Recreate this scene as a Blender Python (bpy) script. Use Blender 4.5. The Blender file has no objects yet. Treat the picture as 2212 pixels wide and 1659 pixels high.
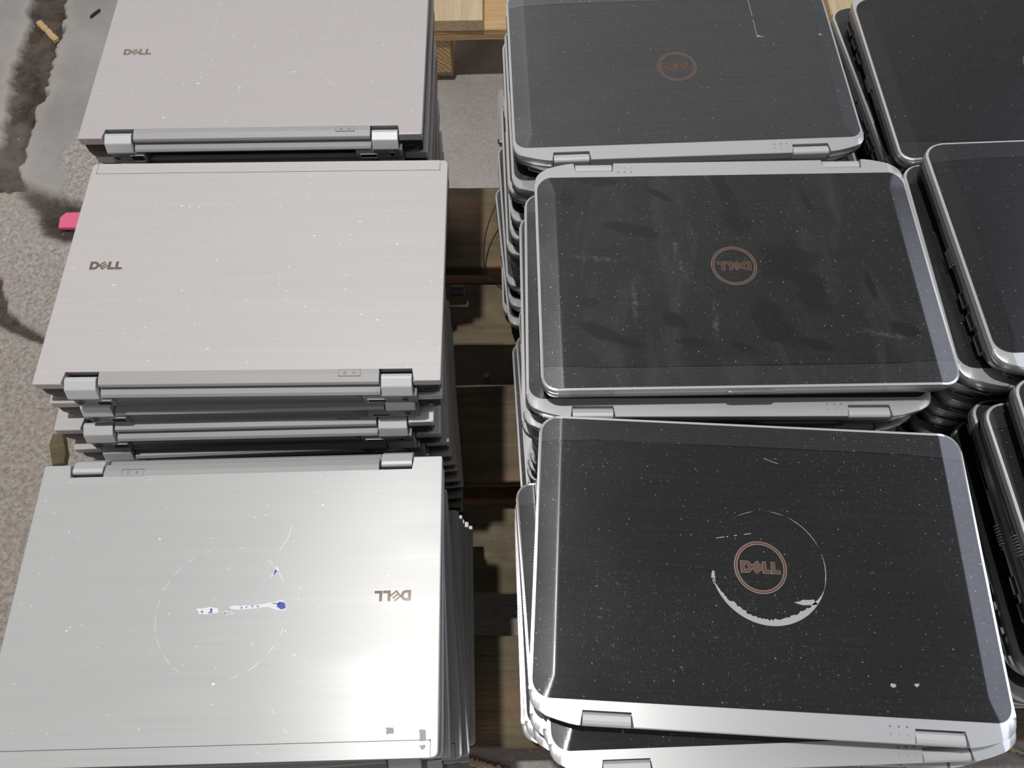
import bpy, bmesh, math, random
from mathutils import Vector, Matrix, noise
R = math.radians
sc = bpy.context.scene
COL = sc.collection

# ------------------------------------------------------------------ camera
CAM_Z = 1.124
PITCH, ROLL = R(64.512), R(-0.869)
cam_data = bpy.data.cameras.new('camera'); cam_data.sensor_width = 36.0
cam_data.lens = 1701.5 / 2212 * 36.0
cam_data.clip_start = 0.02
cam = bpy.data.objects.new('camera', cam_data); COL.objects.link(cam)
_c, _s = math.cos(PITCH), math.sin(PITCH)
_fw = Vector((0, _c, -_s)); _up = Vector((0, _s, _c)); _rt = Vector((1, 0, 0))
_r = _rt * math.cos(ROLL) + _up * math.sin(ROLL)
_u = -_rt * math.sin(ROLL) + _up * math.cos(ROLL)
cam.matrix_world = Matrix(((_r.x, _u.x, -_fw.x, 0), (_r.y, _u.y, -_fw.y, 0), (_r.z, _u.z, -_fw.z, CAM_Z), (0, 0, 0, 1)))
sc.camera = cam

# ------------------------------------------------------------------ view + light
sc.view_settings.view_transform = 'Standard'
sc.view_settings.look = 'None'
sc.view_settings.gamma = 1.0
sc.view_settings.exposure = 0.0
sc.view_settings.use_curve_mapping = False

world = bpy.data.worlds.new('hall'); sc.world = world; world.use_nodes = True
wn, wl = world.node_tree.nodes, world.node_tree.links
wn.clear()
w_out = wn.new('ShaderNodeOutputWorld'); w_bg = wn.new('ShaderNodeBackground')
w_tc = wn.new('ShaderNodeTexCoord')
def w_blob(direction, lo, hi):
    dp = wn.new('ShaderNodeVectorMath'); dp.operation = 'DOT_PRODUCT'
    dp.inputs[1].default_value = Vector(direction).normalized()
    wl.new(w_tc.outputs['Generated'], dp.inputs[0])
    mr = wn.new('ShaderNodeMapRange'); mr.interpolation_type = 'SMOOTHSTEP'
    mr.inputs['From Min'].default_value = lo; mr.inputs['From Max'].default_value = hi
    wl.new(dp.outputs['Value'], mr.inputs['Value'])
    return mr.outputs['Result']
def w_mix(a, b, fac):
    m = wn.new('ShaderNodeMix'); m.data_type = 'RGBA'
    wl.new(fac, m.inputs[0])
    for v, s in ((a, m.inputs[6]), (b, m.inputs[7])):
        if isinstance(v, tuple): s.default_value = (*v, 1)
        else: wl.new(v, s)
    return m.outputs[2]
# dim hall ceiling, brighter daylight from the open side, pale bright wall far ahead
c1 = w_mix((.05, .05, .052), (.055, .055, .055), w_blob((0, 0, 1), 0.55, 1.0))
w_xyz = wn.new('ShaderNodeSeparateXYZ'); wl.new(w_tc.outputs['Generated'], w_xyz.inputs[0])
def w_ramp(o, lo, hi, a=0.0, b=1.0):
    mr = wn.new('ShaderNodeMapRange'); mr.interpolation_type = 'SMOOTHSTEP'
    for i, v in zip((1, 2, 3, 4), (lo, hi, a, b)): mr.inputs[i].default_value = v
    wl.new(w_xyz.outputs[o], mr.inputs[0]); return mr.outputs[0]
def w_mul(a, b):
    m = wn.new('ShaderNodeMath'); m.operation = 'MULTIPLY'; wl.new(a, m.inputs[0]); wl.new(b, m.inputs[1]); return m.outputs[0]
# large high window on the right
win = w_mul(w_mul(w_ramp('X', .56, .61), w_ramp('Y', -.06, .04)), w_mul(w_ramp('Y', .42, .60, 1.0, 0.0), w_ramp('Z', .42, .54)))
c2 = w_mix(c1, (2.9, 3.1, 3.7), win)
c3 = w_mix(c2, (.40, .39, .38), w_blob((-.1, .8, .5), 0.70, 0.97))
c4 = w_mix(c3, (.48, .48, .48), w_blob((0, -.85, .45), 0.55, 0.95))  # glow added on the viewer's side to brighten the rear faces
wl.new(c4, w_bg.inputs['Color']); w_bg.inputs['Strength'].default_value = 1.0
wl.new(w_bg.outputs[0], w_out.inputs[0])

def area_lamp(name, loc, size, power, color):
    d = bpy.data.lights.new(name, 'AREA'); d.shape = 'DISK'; d.size = size; d.energy = power; d.color = color
    o = bpy.data.objects.new(name, d); COL.objects.link(o); o.location = loc
    return o
area_lamp('ceiling_lamp', (-.46, .37, 3.9), .10, 81, (1.0, .985, .96))

# ------------------------------------------------------------------ helpers
def link(o, parent=None):
    COL.objects.link(o)
    if parent is not None: o.parent = parent
    return o
def mesh_of(name, bm, mat, smooth=30, flat=True):
    me = bpy.data.meshes.new(name); bmesh.ops.recalc_face_normals(bm, faces=bm.faces)
    bm.to_mesh(me); bm.free()
    for m in (mat if isinstance(mat, (list, tuple)) else [mat]): me.materials.append(m)
    if smooth:
        for p in me.polygons: p.use_smooth = True
        me.set_sharp_from_angle(angle=R(smooth))
        if flat:
            for p in me.polygons:
                if max(abs(c) for c in p.normal) > .9995: p.use_smooth = False
    return me
def obj(name, me, parent=None, label=None):
    o = link(bpy.data.objects.new(name, me), parent)
    if label: o['label'] = label
    return o
def empty(name, loc, rz=0, label=None, cat=None, group=None):
    o = link(bpy.data.objects.new(name, None)); o.empty_display_size = .05
    o.location = loc; o.rotation_euler = (0, 0, rz)
    tag(o, label, cat, group); return o
def tag(o, label=None, cat=None, group=None, kind=None):
    if label: o['label'] = label
    if cat: o['category'] = cat
    if group: o['group'] = group
    if kind: o['kind'] = kind
    return o
def prism(bm, pts, z0, z1, bev=0.0, bevb=0.0, seg=2, mi=0):
    """extrude a closed outline from z0 to z1, rounding the top / bottom rim"""
    lo = [bm.verts.new((x, y, z0)) for x, y in pts]; hi = [bm.verts.new((x, y, z1)) for x, y in pts]
    n = len(pts); fs = []
    fs.append(bm.faces.new(hi)); fs.append(bm.faces.new(lo[::-1]))
    for i in range(n): fs.append(bm.faces.new((lo[i], lo[(i+1) % n], hi[(i+1) % n], hi[i])))
    for f in fs: f.material_index = mi
    for rim, b in ((hi, bev), (lo, bevb)):
        if b > 0:
            es = [bm.edges.get((rim[i], rim[(i+1) % n])) for i in range(n)]
            bmesh.ops.bevel(bm, geom=[e for e in es if e and e.is_valid], offset=b, segments=seg, affect='EDGES', profile=.5, clamp_overlap=True)
    return bm
def box(bm, x0, x1, y0, y1, z0, z1, bev=0.0, mi=0, seg=2):
    v = [bm.verts.new((x, y, z)) for x in (x0, x1) for y in (y0, y1) for z in (z0, z1)]
    q = [(0, 1, 3, 2), (4, 6, 7, 5), (0, 4, 5, 1), (2, 3, 7, 6), (0, 2, 6, 4), (1, 5, 7, 3)]
    fs = [bm.faces.new([v[i] for i in f]) for f in q]
    for f in fs: f.material_index = mi
    if bev > 0:
        es = list({e for f in fs for e in f.edges})
        bmesh.ops.bevel(bm, geom=es, offset=bev, segments=seg, affect='EDGES', profile=.5, clamp_overlap=True)
def bar_x(bm, prof, x0, x1, bev=0.0):
    """profile of (y, z) swept along x"""
    a = [bm.verts.new((x0, y, z)) for y, z in prof]; b = [bm.verts.new((x1, y, z)) for y, z in prof]
    n = len(prof); fs = [bm.faces.new(a[::-1]), bm.faces.new(b)]
    for i in range(n): fs.append(bm.faces.new((a[i], a[(i+1) % n], b[(i+1) % n], b[i])))
    if bev > 0:
        bmesh.ops.bevel(bm, geom=list({e for f in fs for e in f.edges}), offset=bev, segments=2, affect='EDGES', profile=.5, clamp_overlap=True)
def cyl(bm, c, r, h, axis='z', n=20, r2=None):
    m = Matrix.Translation(c)
    if axis == 'y': m = m @ Matrix.Rotation(R(90), 4, 'X')
    if axis == 'x': m = m @ Matrix.Rotation(R(90), 4, 'Y')
    bmesh.ops.create_cone(bm, cap_ends=True, segments=n, radius1=r, radius2=r if r2 is None else r2, depth=h, matrix=m)
def round_poly(pts, radii, n=6):
    out = []; N = len(pts)
    for i, p in enumerate(pts):
        r = radii[i] if isinstance(radii, (list, tuple)) else radii
        p = Vector(p); a = (Vector(pts[i-1]) - p).normalized(); b = (Vector(pts[(i+1) % N]) - p).normalized()
        if r <= 0: out.append(tuple(p)); continue
        for k in range(n + 1):
            t = k / n
            s, e = p + a * r, p + b * r
            # circular-ish corner
            q = s.lerp(p, .55 * 1) ; w = e.lerp(p, .55)
            x = (1-t)**3*s + 3*(1-t)**2*t*q + 3*(1-t)*t*t*w + t**3*e
            out.append((x.x, x.y))
    return out

# ------------------------------------------------------------------ materials
class N:
    def __init__(s, name):
        s.m = bpy.data.materials.new(name); s.m.use_nodes = True
        s.t = s.m.node_tree; s.n = s.t.nodes; s.l = s.t.links
        s.b = s.n['Principled BSDF']
    def new(s, t, **kw):
        x = s.n.new(t)
        for k, v in kw.items(): setattr(x, k, v)
        return x
    def set(s, **kw):
        for k, v in kw.items():
            i = s.b.inputs[k.replace('_', ' ')]
            if hasattr(v, 'is_linked'): s.l.new(v, i)
            else: i.default_value = (*v, 1) if isinstance(v, tuple) and len(v) == 3 else v
    def inp(s, node, i, v):
        if hasattr(v, 'is_linked'): s.l.new(v, node.inputs[i])
        else: node.inputs[i].default_value = v
    def coord(s, scale=(1, 1, 1), rnd=True, rot=(0, 0, 0)):
        tc = s.new('ShaderNodeTexCoord'); mp = s.new('ShaderNodeMapping')
        mp.inputs['Scale'].default_value = scale; mp.inputs['Rotation'].default_value = rot
        if rnd:
            oi = s.new('ShaderNodeObjectInfo'); ml = s.new('ShaderNodeMath', operation='MULTIPLY'); ml.inputs[1].default_value = 13.7
            s.l.new(oi.outputs['Random'], ml.inputs[0])
            ad = s.new('ShaderNodeVectorMath', operation='ADD')
            s.l.new(tc.outputs['Object'], ad.inputs[0]); s.l.new(ml.outputs[0], ad.inputs[1]); s.l.new(ad.outputs[0], mp.inputs['Vector'])
        else: s.l.new(tc.outputs['Object'], mp.inputs['Vector'])
        return mp.outputs[0]
    def noise(s, vec, scale=5, detail=4, rough=.5, dist=0):
        x = s.new('ShaderNodeTexNoise'); s.l.new(vec, x.inputs['Vector'])
        x.inputs['Scale'].default_value = scale; x.inputs['Detail'].default_value = detail
        x.inputs['Roughness'].default_value = rough; x.inputs['Distortion'].default_value = dist
        return x.outputs['Fac']
    def ramp(s, v, lo, hi, a=0.0, b=1.0):
        x = s.new('ShaderNodeMapRange', interpolation_type='SMOOTHSTEP'); s.l.new(v, x.inputs[0])
        for i, q in zip((1, 2, 3, 4), (lo, hi, a, b)): x.inputs[i].default_value = q
        return x.outputs[0]
    def math(s, op, a, b=0.0):
        x = s.new('ShaderNodeMath', operation=op); s.inp(x, 0, a); s.inp(x, 1, b); return x.outputs[0]
    def mix(s, f, a, b):
        x = s.new('ShaderNodeMix', data_type='RGBA'); s.inp(x, 0, f)
        for i, v in ((6, a), (7, b)): s.inp(x, i, (*v, 1) if isinstance(v, tuple) and len(v) == 3 else v)
        return x.outputs[2]
    def bump(s, h, strength=.2, dist=.001, normal=None):
        x = s.new('ShaderNodeBump'); x.inputs['Strength'].default_value = strength; x.inputs['Distance'].default_value = dist
        s.l.new(h, x.inputs['Height'])
        if normal is not None: s.l.new(normal, x.inputs['Normal'])
        return x.outputs[0]
    def brush_dir(s, amount, axis=(1, 0, 0)):
        vt = s.new('ShaderNodeVectorTransform', vector_type='VECTOR', convert_from='OBJECT', convert_to='WORLD')
        vt.inputs[0].default_value = axis; s.l.new(vt.outputs[0], s.b.inputs['Tangent'])
        s.b.inputs['Anisotropic'].default_value = amount
    def specks(s, cell, size, density, warp=.0, stretch=(1, 1, 1)):
        """small lint and dust flecks; returns a 0..1 mask"""
        v = s.coord(stretch)
        if warp:
            nz = s.new('ShaderNodeTexNoise'); s.l.new(v, nz.inputs['Vector']); nz.inputs['Scale'].default_value = cell * 2.2; nz.inputs['Detail'].default_value = 1
            sb = s.new('ShaderNodeVectorMath', operation='SUBTRACT'); s.l.new(nz.outputs['Color'], sb.inputs[0]); sb.inputs[1].default_value = (.5, .5, .5)
            sl = s.new('ShaderNodeVectorMath', operation='SCALE'); s.l.new(sb.outputs[0], sl.inputs[0]); sl.inputs['Scale'].default_value = warp / cell
            ad = s.new('ShaderNodeVectorMath', operation='ADD'); s.l.new(v, ad.inputs[0]); s.l.new(sl.outputs[0], ad.inputs[1]); v = ad.outputs[0]
        vo = s.new('ShaderNodeTexVoronoi', voronoi_dimensions='2D'); s.l.new(v, vo.inputs['Vector']); vo.inputs['Scale'].default_value = cell
        sp = s.new('ShaderNodeSeparateColor'); s.l.new(vo.outputs['Color'], sp.inputs[0])
        on = s.math('LESS_THAN', sp.outputs[0], density)
        sz = s.math('MULTIPLY', sp.outputs[1], size)
        hit = s.math('LESS_THAN', vo.outputs['Distance'], sz)
        return s.math('MULTIPLY', on, hit)

def plain(name, col, rough=.5, metal=0.0, bump=0.0, bscale=400):
    n = N(name); n.set(Base_Color=col, Roughness=rough, Metallic=metal)
    if bump:
        n.set(Normal=n.bump(n.noise(n.coord(), bscale, 2), bump, .0004))
    return n.m

def brushed(name, col_a, col_b, rough, speck=.5, METAL=.05):
    n = N(name)
    line = n.noise(n.coord((5, 420, 1)), 1, 2, .6)
    broad = n.noise(n.coord((1, 4, 1)), 6, 2)
    c = n.mix(n.ramp(line, .3, .7), col_a, col_b)
    streak = n.ramp(n.noise(n.coord((16, 520, 1)), 1, 1), .70, .80)
    c = n.mix(n.math('MULTIPLY', streak, .06), c, (.80, .80, .79))
    sp = n.specks(120, .085, speck, .35)
    c = n.mix(n.math('MULTIPLY', sp, .75), c, (.85, .84, .83))
    r = n.ramp(broad, .3, .7, rough - .02, rough + .03)
    n.set(Base_Color=c, Metallic=n.math('MULTIPLY', n.math('SUBTRACT', 1.0, sp), METAL), Roughness=r, Normal=n.bump(line, .06, .0003))
    n.brush_dir(.5, (0, 1, 0))
    return n.m

WIPES = [(0.1462, -0.078, 0.006, 0.009, 3.12), (0.1122, -0.0979, 0.0241, 0.005, 3.06), (0.0863, -0.0409, 0.0238, 0.0061, 2.89), (-0.0038, -0.0798, 0.0291, 0.0067, 1.85), (-0.0088, -0.0478, 0.0165, 0.0108, 2.7), (-0.0477, -0.0018, 0.0229, 0.0248, 2.23), (-0.0637, 0.0233, 0.0262, 0.013, 1.88), (0.1114, 0.0711, 0.0318, 0.0063, 2.72), (0.1323, 0.0361, 0.0082, 0.0054, 2.9), (0.0594, 0.0541, 0.0117, 0.0067, 2.6), (0.0024, 0.0832, 0.0117, 0.0063, 2.79), (-0.0616, 0.0813, 0.0149, 0.0045, 2.8), (-0.1177, 0.0223, 0.0181, 0.0032, 1.68), (-0.1376, 0.0663, 0.0153, 0.0067, 2.73), (-0.0226, 0.0552, 0.0251, 0.0142, 2.07), (-0.0768, -0.0727, 0.0146, 0.0045, 1.85), (0.0444, 0.0772, 0.0161, 0.0041, 3.02), (0.0612, -0.0819, 0.0136, 0.0032, 2.51)]
STREAKS = [(0.0503, -0.0159, 0.01, 0.002, 1.57), (0.0443, 0.0072, 0.013, 0.0022, 1.97), (0.0913, 0.0301, 0.021, 0.002, 1.52), (0.0234, 0.0552, 0.0181, 0.002, 1.46), (-0.1156, 0.0713, 0.0184, 0.0022, 2.92), (0.1223, -0.0099, 0.0171, 0.002, 3.02)]
def dark_panel(name, col, rough, dust=1.0, smear=False):
    n = N(name)
    tc = n.new('ShaderNodeTexCoord'); sx = n.new('ShaderNodeSeparateXYZ'); n.l.new(tc.outputs['Object'], sx.inputs[0])
    y = sx.outputs['Y']; ax = n.math('ABSOLUTE', sx.outputs['X'])
    line = n.noise(n.coord((8, 1100, 1)), 1, 3, .6)
    cloud = n.noise(n.coord((1, 1, 1)), 9, 4, .6)
    c = n.mix(n.ramp(line, .3, .7), tuple(v * .9 for v in col), tuple(v * 1.12 for v in col))
    # grooved strip along the front edge of the lid
    edge = n.math('SUBTRACT', .1202 - .0205, n.math('MULTIPLY', n.ramp(ax, .12, .17), .0022))
    rib = n.math('GREATER_THAN', y, edge)
    seam = n.math('LESS_THAN', n.math('ABSOLUTE', n.math('SUBTRACT', y, edge)), .00035)
    wave = n.math('SINE', n.math('MULTIPLY', y, 2 * math.pi / .00155))
    c = n.mix(n.math('MULTIPLY', rib, n.ramp(wave, -.2, .8, .0, .8)), c, tuple(v * 2.7 for v in col))
    c = n.mix(seam, c, tuple(v * .35 for v in col))
    dm = n.ramp(cloud, .35, .65, .35, 1.0)
    if smear:
        def blobs(lst, soft):
            tot = None
            wn_ = n.new('ShaderNodeTexNoise'); n.l.new(tc.outputs['Object'], wn_.inputs['Vector']); wn_.inputs['Scale'].default_value = 45; wn_.inputs['Detail'].default_value = 2
            wob = n.math('MULTIPLY', n.math('SUBTRACT', wn_.outputs['Fac'], .5), 1.7)
            for bx_, by_, ra, rb, an in lst:
                dx = n.math('SUBTRACT', sx.outputs['X'], bx_); dy = n.math('SUBTRACT', y, by_); ca, sa = math.cos(an), math.sin(an)
                p = n.math('ADD', n.math('MULTIPLY', dx, ca / ra), n.math('MULTIPLY', dy, sa / ra))
                q = n.math('ADD', n.math('MULTIPLY', dx, -sa / rb), n.math('MULTIPLY', dy, ca / rb))
                d = n.math('ADD', n.math('SQRT', n.math('ADD', n.math('MULTIPLY', p, p), n.math('MULTIPLY', q, q))), wob)
                k = n.ramp(d, 1.0 - soft, 1.0 + soft, 1.0, 0.0)
                tot = k if tot is None else n.math('MAXIMUM', tot, k)
            return tot
        clean = blobs(WIPES, .30)
        c = n.mix(n.math('MULTIPLY', n.math('MULTIPLY', blobs(STREAKS, .8), n.ramp(n.noise(n.coord((1, 1, 1), rnd=False), 260, 4, .7), .42, .62)), .30), c, (.30, .30, .29))
        haze = n.ramp(n.noise(n.coord((1.6, .5, 1), rnd=False, rot=(0, 0, -.25)), 17, 5, .6, .8), .5, .75)
        c = n.mix(n.math('MULTIPLY', haze, .16), c, (.17, .17, .17))
        c = n.mix(n.math('MULTIPLY', clean, .85), c, tuple(v * .70 for v in col))
        dm = n.math('MULTIPLY', dm, n.math('SUBTRACT', 1.0, n.math('MULTIPLY', clean, .8)))
    s1 = n.specks(420, .20, .32 * dust, .9)
    s2 = n.specks(210, .085, .22 * dust, .6)
    s3 = n.specks(90, .045, .40 * dust, .3)
    s4 = n.specks(330, .17, .16 * dust, 1.0, (1, .45, 1))
    c = n.mix(n.math('MULTIPLY', n.math('MULTIPLY', n.math('MAXIMUM', s1, s4), dm), .22), c, (.34, .34, .33))
    c = n.mix(n.math('MULTIPLY', s2, .38), c, (.45, .44, .42))
    c = n.mix(n.math('MULTIPLY', s3, .60), c, (.62, .61, .59))
    n.set(Base_Color=c, Metallic=.35, Roughness=n.ramp(cloud, .3, .7, rough - .02, rough + .06),
          Normal=n.bump(n.math('ADD', n.math('MULTIPLY', line, .25), n.math('MULTIPLY', rib, wave)), .22, .00014))
    n.brush_dir(.85, (0, 1, 0)); n.set(Coat_Weight=.6, Coat_Roughness=.085); n.b.inputs['Specular IOR Level'].default_value = .5
    return n.m

M = {}
METAL = .05
M['silver'] = brushed('brushed_silver_lid', (.495, .462, .460), (.515, .482, .478), .42, .14)
M['silver_b'] = brushed('brushed_warm_silver_lid', (.545, .515, .498), (.57, .54, .522), .42, .14)
M['silver_c'] = brushed('brushed_pale_silver_lid', (.50, .50, .493), (.52, .52, .512), .36, .12, .08)
M['spine'] = plain('shade_darkened_spine', (.38, .372, .365), .55, .1)  # same material as the lid; its dimmer rear reflection is painted in as grey
M['hinge'] = plain('satin_silver_hinge', (.56, .56, .565), .5, .2)
M['hinge_dark'] = plain('satin_grey_trim', (.34, .34, .34), .6, .15)
M['rear_grey'] = plain('grey_rear_plastic', (.20, .20, .20), .48, .2, .05)
M['battery'] = plain('dark_battery_plastic', (.125, .125, .128), .5, .1, .08)
M['black'] = plain('black_plastic', (.018, .018, .02), .42, 0, .08)
M['void'] = plain('black_socket', (.004, .004, .004), .6)
M['side'] = plain('dark_side_metal', (.035, .033, .033), .38, .5)
M['line'] = plain('panel_gap_black', (.02, .02, .02), .7)
M['frame'] = plain('silver_lid_frame', (.74, .74, .74), .30, .55, .02, 900)
M['rim'] = plain('silver_base_rim', (.34, .34, .345), .32, .55)
M['under'] = plain('dark_grey_base', (.06, .06, .063), .4, .5)
M['port'] = plain('port_metal_shell', (.38, .38, .39), .35, .9)
M['chrome'] = plain('polished_badge_metal', (.60, .51, .45), .08, 1.0)
M['copper'] = plain('copper_badge', (.20, .115, .085), .33, .8)
M['copper_edge'] = plain('pale_badge_edge', (.56, .46, .41), .35, .8)
M['panel'] = dark_panel('dark_brushed_lid', (.034, .035, .037), .29, 1.2)
M['panel_d'] = dark_panel('sheen_lightened_dark_lid', (.074, .075, .076), .36, 1.35)  # far lid painted lighter to stand in for sheen at its grazing view
M['panel_e'] = dark_panel('smeared_dark_lid', (.036, .036, .037), .31, 1.6, True)
M['panel_f'] = dark_panel('dusty_dark_lid', (.034, .034, .035), .29, 1.7)
M['foot'] = plain('rubber_foot', (.01, .01, .01), .8)
M['residue'] = plain('glue_residue', (.42, .42, .41), .7, 0, .4, 900)
M['paper'] = plain('torn_white_paper', (.85, .85, .86), .75)
M['ink'] = plain('blue_print', (.07, .10, .42), .6)
M['scratch'] = plain('pale_scratch', (.78, .76, .75), .45, .3)
M['cable'] = plain('black_cable', (.012, .011, .01), .45)
M['pink'] = plain('pink_plastic', (.90, .16, .30), .45, 0, .1)
M['drive'] = plain('pale_metal_bezel', (.50, .48, .46), .35, .6)

def wood(name, a, b, c, axis='x', grime=.5, rough=.75, red=None):
    n = N(name)
    sc_ = (2.2, 45, 45) if axis == 'x' else (45, 2.2, 45)
    g = n.noise(n.coord(sc_), 1.4, 5, .65, .6)
    fine = n.noise(n.coord(tuple(v * 5 for v in sc_)), 1.2, 3, .7)
    blot = n.noise(n.coord((1, 1, 1)), 9, 5, .65)
    col = n.mix(n.ramp(g, .3, .7), a, b)
    col = n.mix(n.math('MULTIPLY', n.ramp(fine, .5, .8), .45), col, c)
    col = n.mix(n.math('MULTIPLY', n.ramp(blot, .45, .75), grime), col, tuple(v * .45 for v in a))
    if red: col = n.mix(n.math('MULTIPLY', n.ramp(n.noise(n.coord((1, 1, 1)), 11, 3), .48, .66), .75), col, red)
    n.set(Base_Color=col, Roughness=rough, Normal=n.bump(n.math('ADD', g, fine), .6, .003))
    return n.m
M['wood'] = wood('weathered_pallet_wood', (.125, .095, .052), (.195, .160, .096), (.085, .052, .028), grime=.7, red=(.25, .145, .085))
M['wood_red'] = wood('reddish_pallet_wood', (.24, .125, .075), (.34, .19, .115), (.15, .075, .045))
M['wood_new'] = wood('pale_pallet_wood', (.62, .46, .27), (.74, .60, .40), (.48, .30, .15), 'y', .25)
M['wood_orange'] = wood('orange_pallet_wood', (.56, .34, .15), (.68, .46, .24), (.40, .22, .09), 'x', .3)
def end_grain():
    n = N('pallet_block_end_grain')
    v = n.coord((1, 1, 1)); w = n.new('ShaderNodeTexWave', wave_type='RINGS', rings_direction='Y'); n.l.new(v, w.inputs['Vector'])
    w.inputs['Scale'].default_value = 42; w.inputs['Distortion'].default_value = 5; w.inputs['Detail'].default_value = 3
    c = n.mix(w.outputs['Fac'], (.50, .31, .15), (.72, .52, .31))
    n.set(Base_Color=c, Roughness=.8, Normal=n.bump(w.outputs['Fac'], .5, .001)); return n.m
M['wood_end'] = end_grain()

def concrete():
    n = N('worn_concrete')
    at = n.new('ShaderNodeAttribute', attribute_name='wear'); sp = n.new('ShaderNodeSeparateColor'); n.l.new(at.outputs['Color'], sp.inputs[0])
    mud, roughm, dirt = sp.outputs[0], sp.outputs[1], sp.outputs[2]
    big = n.noise(n.coord(rnd=False), 5, 5, .6); mid = n.noise(n.coord(rnd=False), 42, 5, .65); fine = n.noise(n.coord(rnd=False), 130, 4, .75)
    base = n.mix(n.ramp(big, .3, .7), (.30, .283, .265), (.40, .378, .358))
    gran = n.mix(n.ramp(fine, .3, .7), (.31, .265, .235), (.64, .585, .535))
    gran = n.mix(n.math('MULTIPLY', n.ramp(mid, .5, .68), .6), gran, (.50, .36, .32))
    gran = n.mix(n.math('MULTIPLY', n.ramp(n.noise(n.coord((1, 1, 1), rnd=False), 60, 3), .62, .75), .5), gran, (.58, .48, .32))
    c = n.mix(roughm, base, gran)
    c = n.mix(n.math('MULTIPLY', n.ramp(mid, .55, .8), .35), c, (.24, .21, .19))
    mudc = n.mix(n.ramp(mid, .35, .65), (.022, .015, .009), (.088, .062, .042))
    c = n.mix(mud, c, mudc)
    c = n.mix(dirt, c, (.50, .43, .37))
    vo = n.specks(70, .10, .25, .5)
    c = n.mix(n.math('MULTIPLY', vo, .6), c, (.62, .57, .53))
    h = n.math('ADD', n.math('MULTIPLY', mid, .5), fine)
    amt = n.math('ADD', n.math('MULTIPLY', roughm, .95), .10)
    h = n.math('MULTIPLY', h, amt)
    n.set(Base_Color=c, Roughness=.85, Normal=n.bump(h, .8, .0075)); return n.m
M['concrete'] = concrete()

# ------------------------------------------------------------------ badge lettering
def letters(bm, z0, z1, s, cx=0.0, cy=0.0, grow=0.0):
    """the four-letter word mark, one unit high before scaling, centred on (cx, cy)"""
    W = 3.42
    def T(p): return ((p[0] - W/2) * s + cx, (p[1] - .5) * s + cy)
    g = grow / s
    def poly(pts): prism(bm, [T(p) for p in pts], z0, z1)
    # D as a ring
    n = 14; out, inn = [], []
    for k in range(n + 1):
        a = -math.pi/2 + math.pi * k / n
        out.append((.48 + (.50 + g) * math.cos(a), .5 + (.5 + g) * math.sin(a)))
        inn.append((.46 + (.22 - g) * math.cos(a), .5 + (.23 - g) * math.sin(a)))
    out = [(-g, -g)] + out + [(-g, 1 + g)]; inn = [(.30 + g, .27 + g)] + inn + [(.30 + g, .73 - g)]
    m = len(out)
    vo = [[bm.verts.new((*T(p), z)) for p in out] for z in (z0, z1)]; vi = [[bm.verts.new((*T(p), z)) for p in inn] for z in (z0, z1)]
    for i in range(m):
        j = (i + 1) % m
        bm.faces.new((vo[1][i], vo[1][j], vi[1][j], vi[1][i])); bm.faces.new((vo[0][j], vo[0][i], vi[0][i], vi[0][j]))
        bm.faces.new((vo[0][i], vo[0][j], vo[1][j], vo[1][i])); bm.faces.new((vi[0][j], vi[0][i], vi[1][i], vi[1][j]))
    # tilted E
    ca, sa = math.cos(R(38)), math.sin(R(38))
    def rot(x, y): return (1.42 + x * ca - y * sa, .5 + x * sa + y * ca)
    q = .385 + g; t = .165
    E = [(-q, -q), (q, -q), (q, -q + t + 2*g), (-q + t + g, -q + t + 2*g), (-q + t + g, -t/2 - g), (q, -t/2 - g), (q, t/2 + g), (-q + t + g, t/2 + g), (-q + t + g, q - t - 2*g), (q, q - t - 2*g), (q, q), (-q, q)]
    poly([rot(*p) for p in E])
    for x in (1.90, 2.68):
        poly([(x - g, -g), (x + .74 + g, -g), (x + .74 + g, .27 + g), (x + .30 + g, .27 + g), (x + .30 + g, 1 + g), (x - g, 1 + g)])

def ring(bm, cx, cy, r0, r1, z0, z1, a0=0.0, a1=360.0, n=56, wob=0.0, rnd=None):
    full = abs(a1 - a0) >= 360
    ps = []
    for k in range(n + (0 if full else 1)):
        a = R(a0 + (a1 - a0) * k / n); w0 = (rnd.uniform(-wob, wob) if rnd else 0)
        taper = 1.0 if full else min(1.0, 4 * k / n + .08, 4 * (1 - k / n) + .08)
        ri = r1 - (r1 - r0 + w0) * taper
        ps.append([bm.verts.new((cx + r * math.cos(a), cy + r * math.sin(a), z)) for r, z in ((ri, z0), (r1, z0), (r1, z1), (ri, z1))])
    m = len(ps)
    for i in range(m if full else m - 1):
        a, b = ps[i], ps[(i + 1) % m]
        for k in range(4): bm.faces.new((a[k], a[(k+1) % 4], b[(k+1) % 4], b[k]))
    if not full: bm.faces.new(ps[0]); bm.faces.new(ps[-1][::-1])

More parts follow.
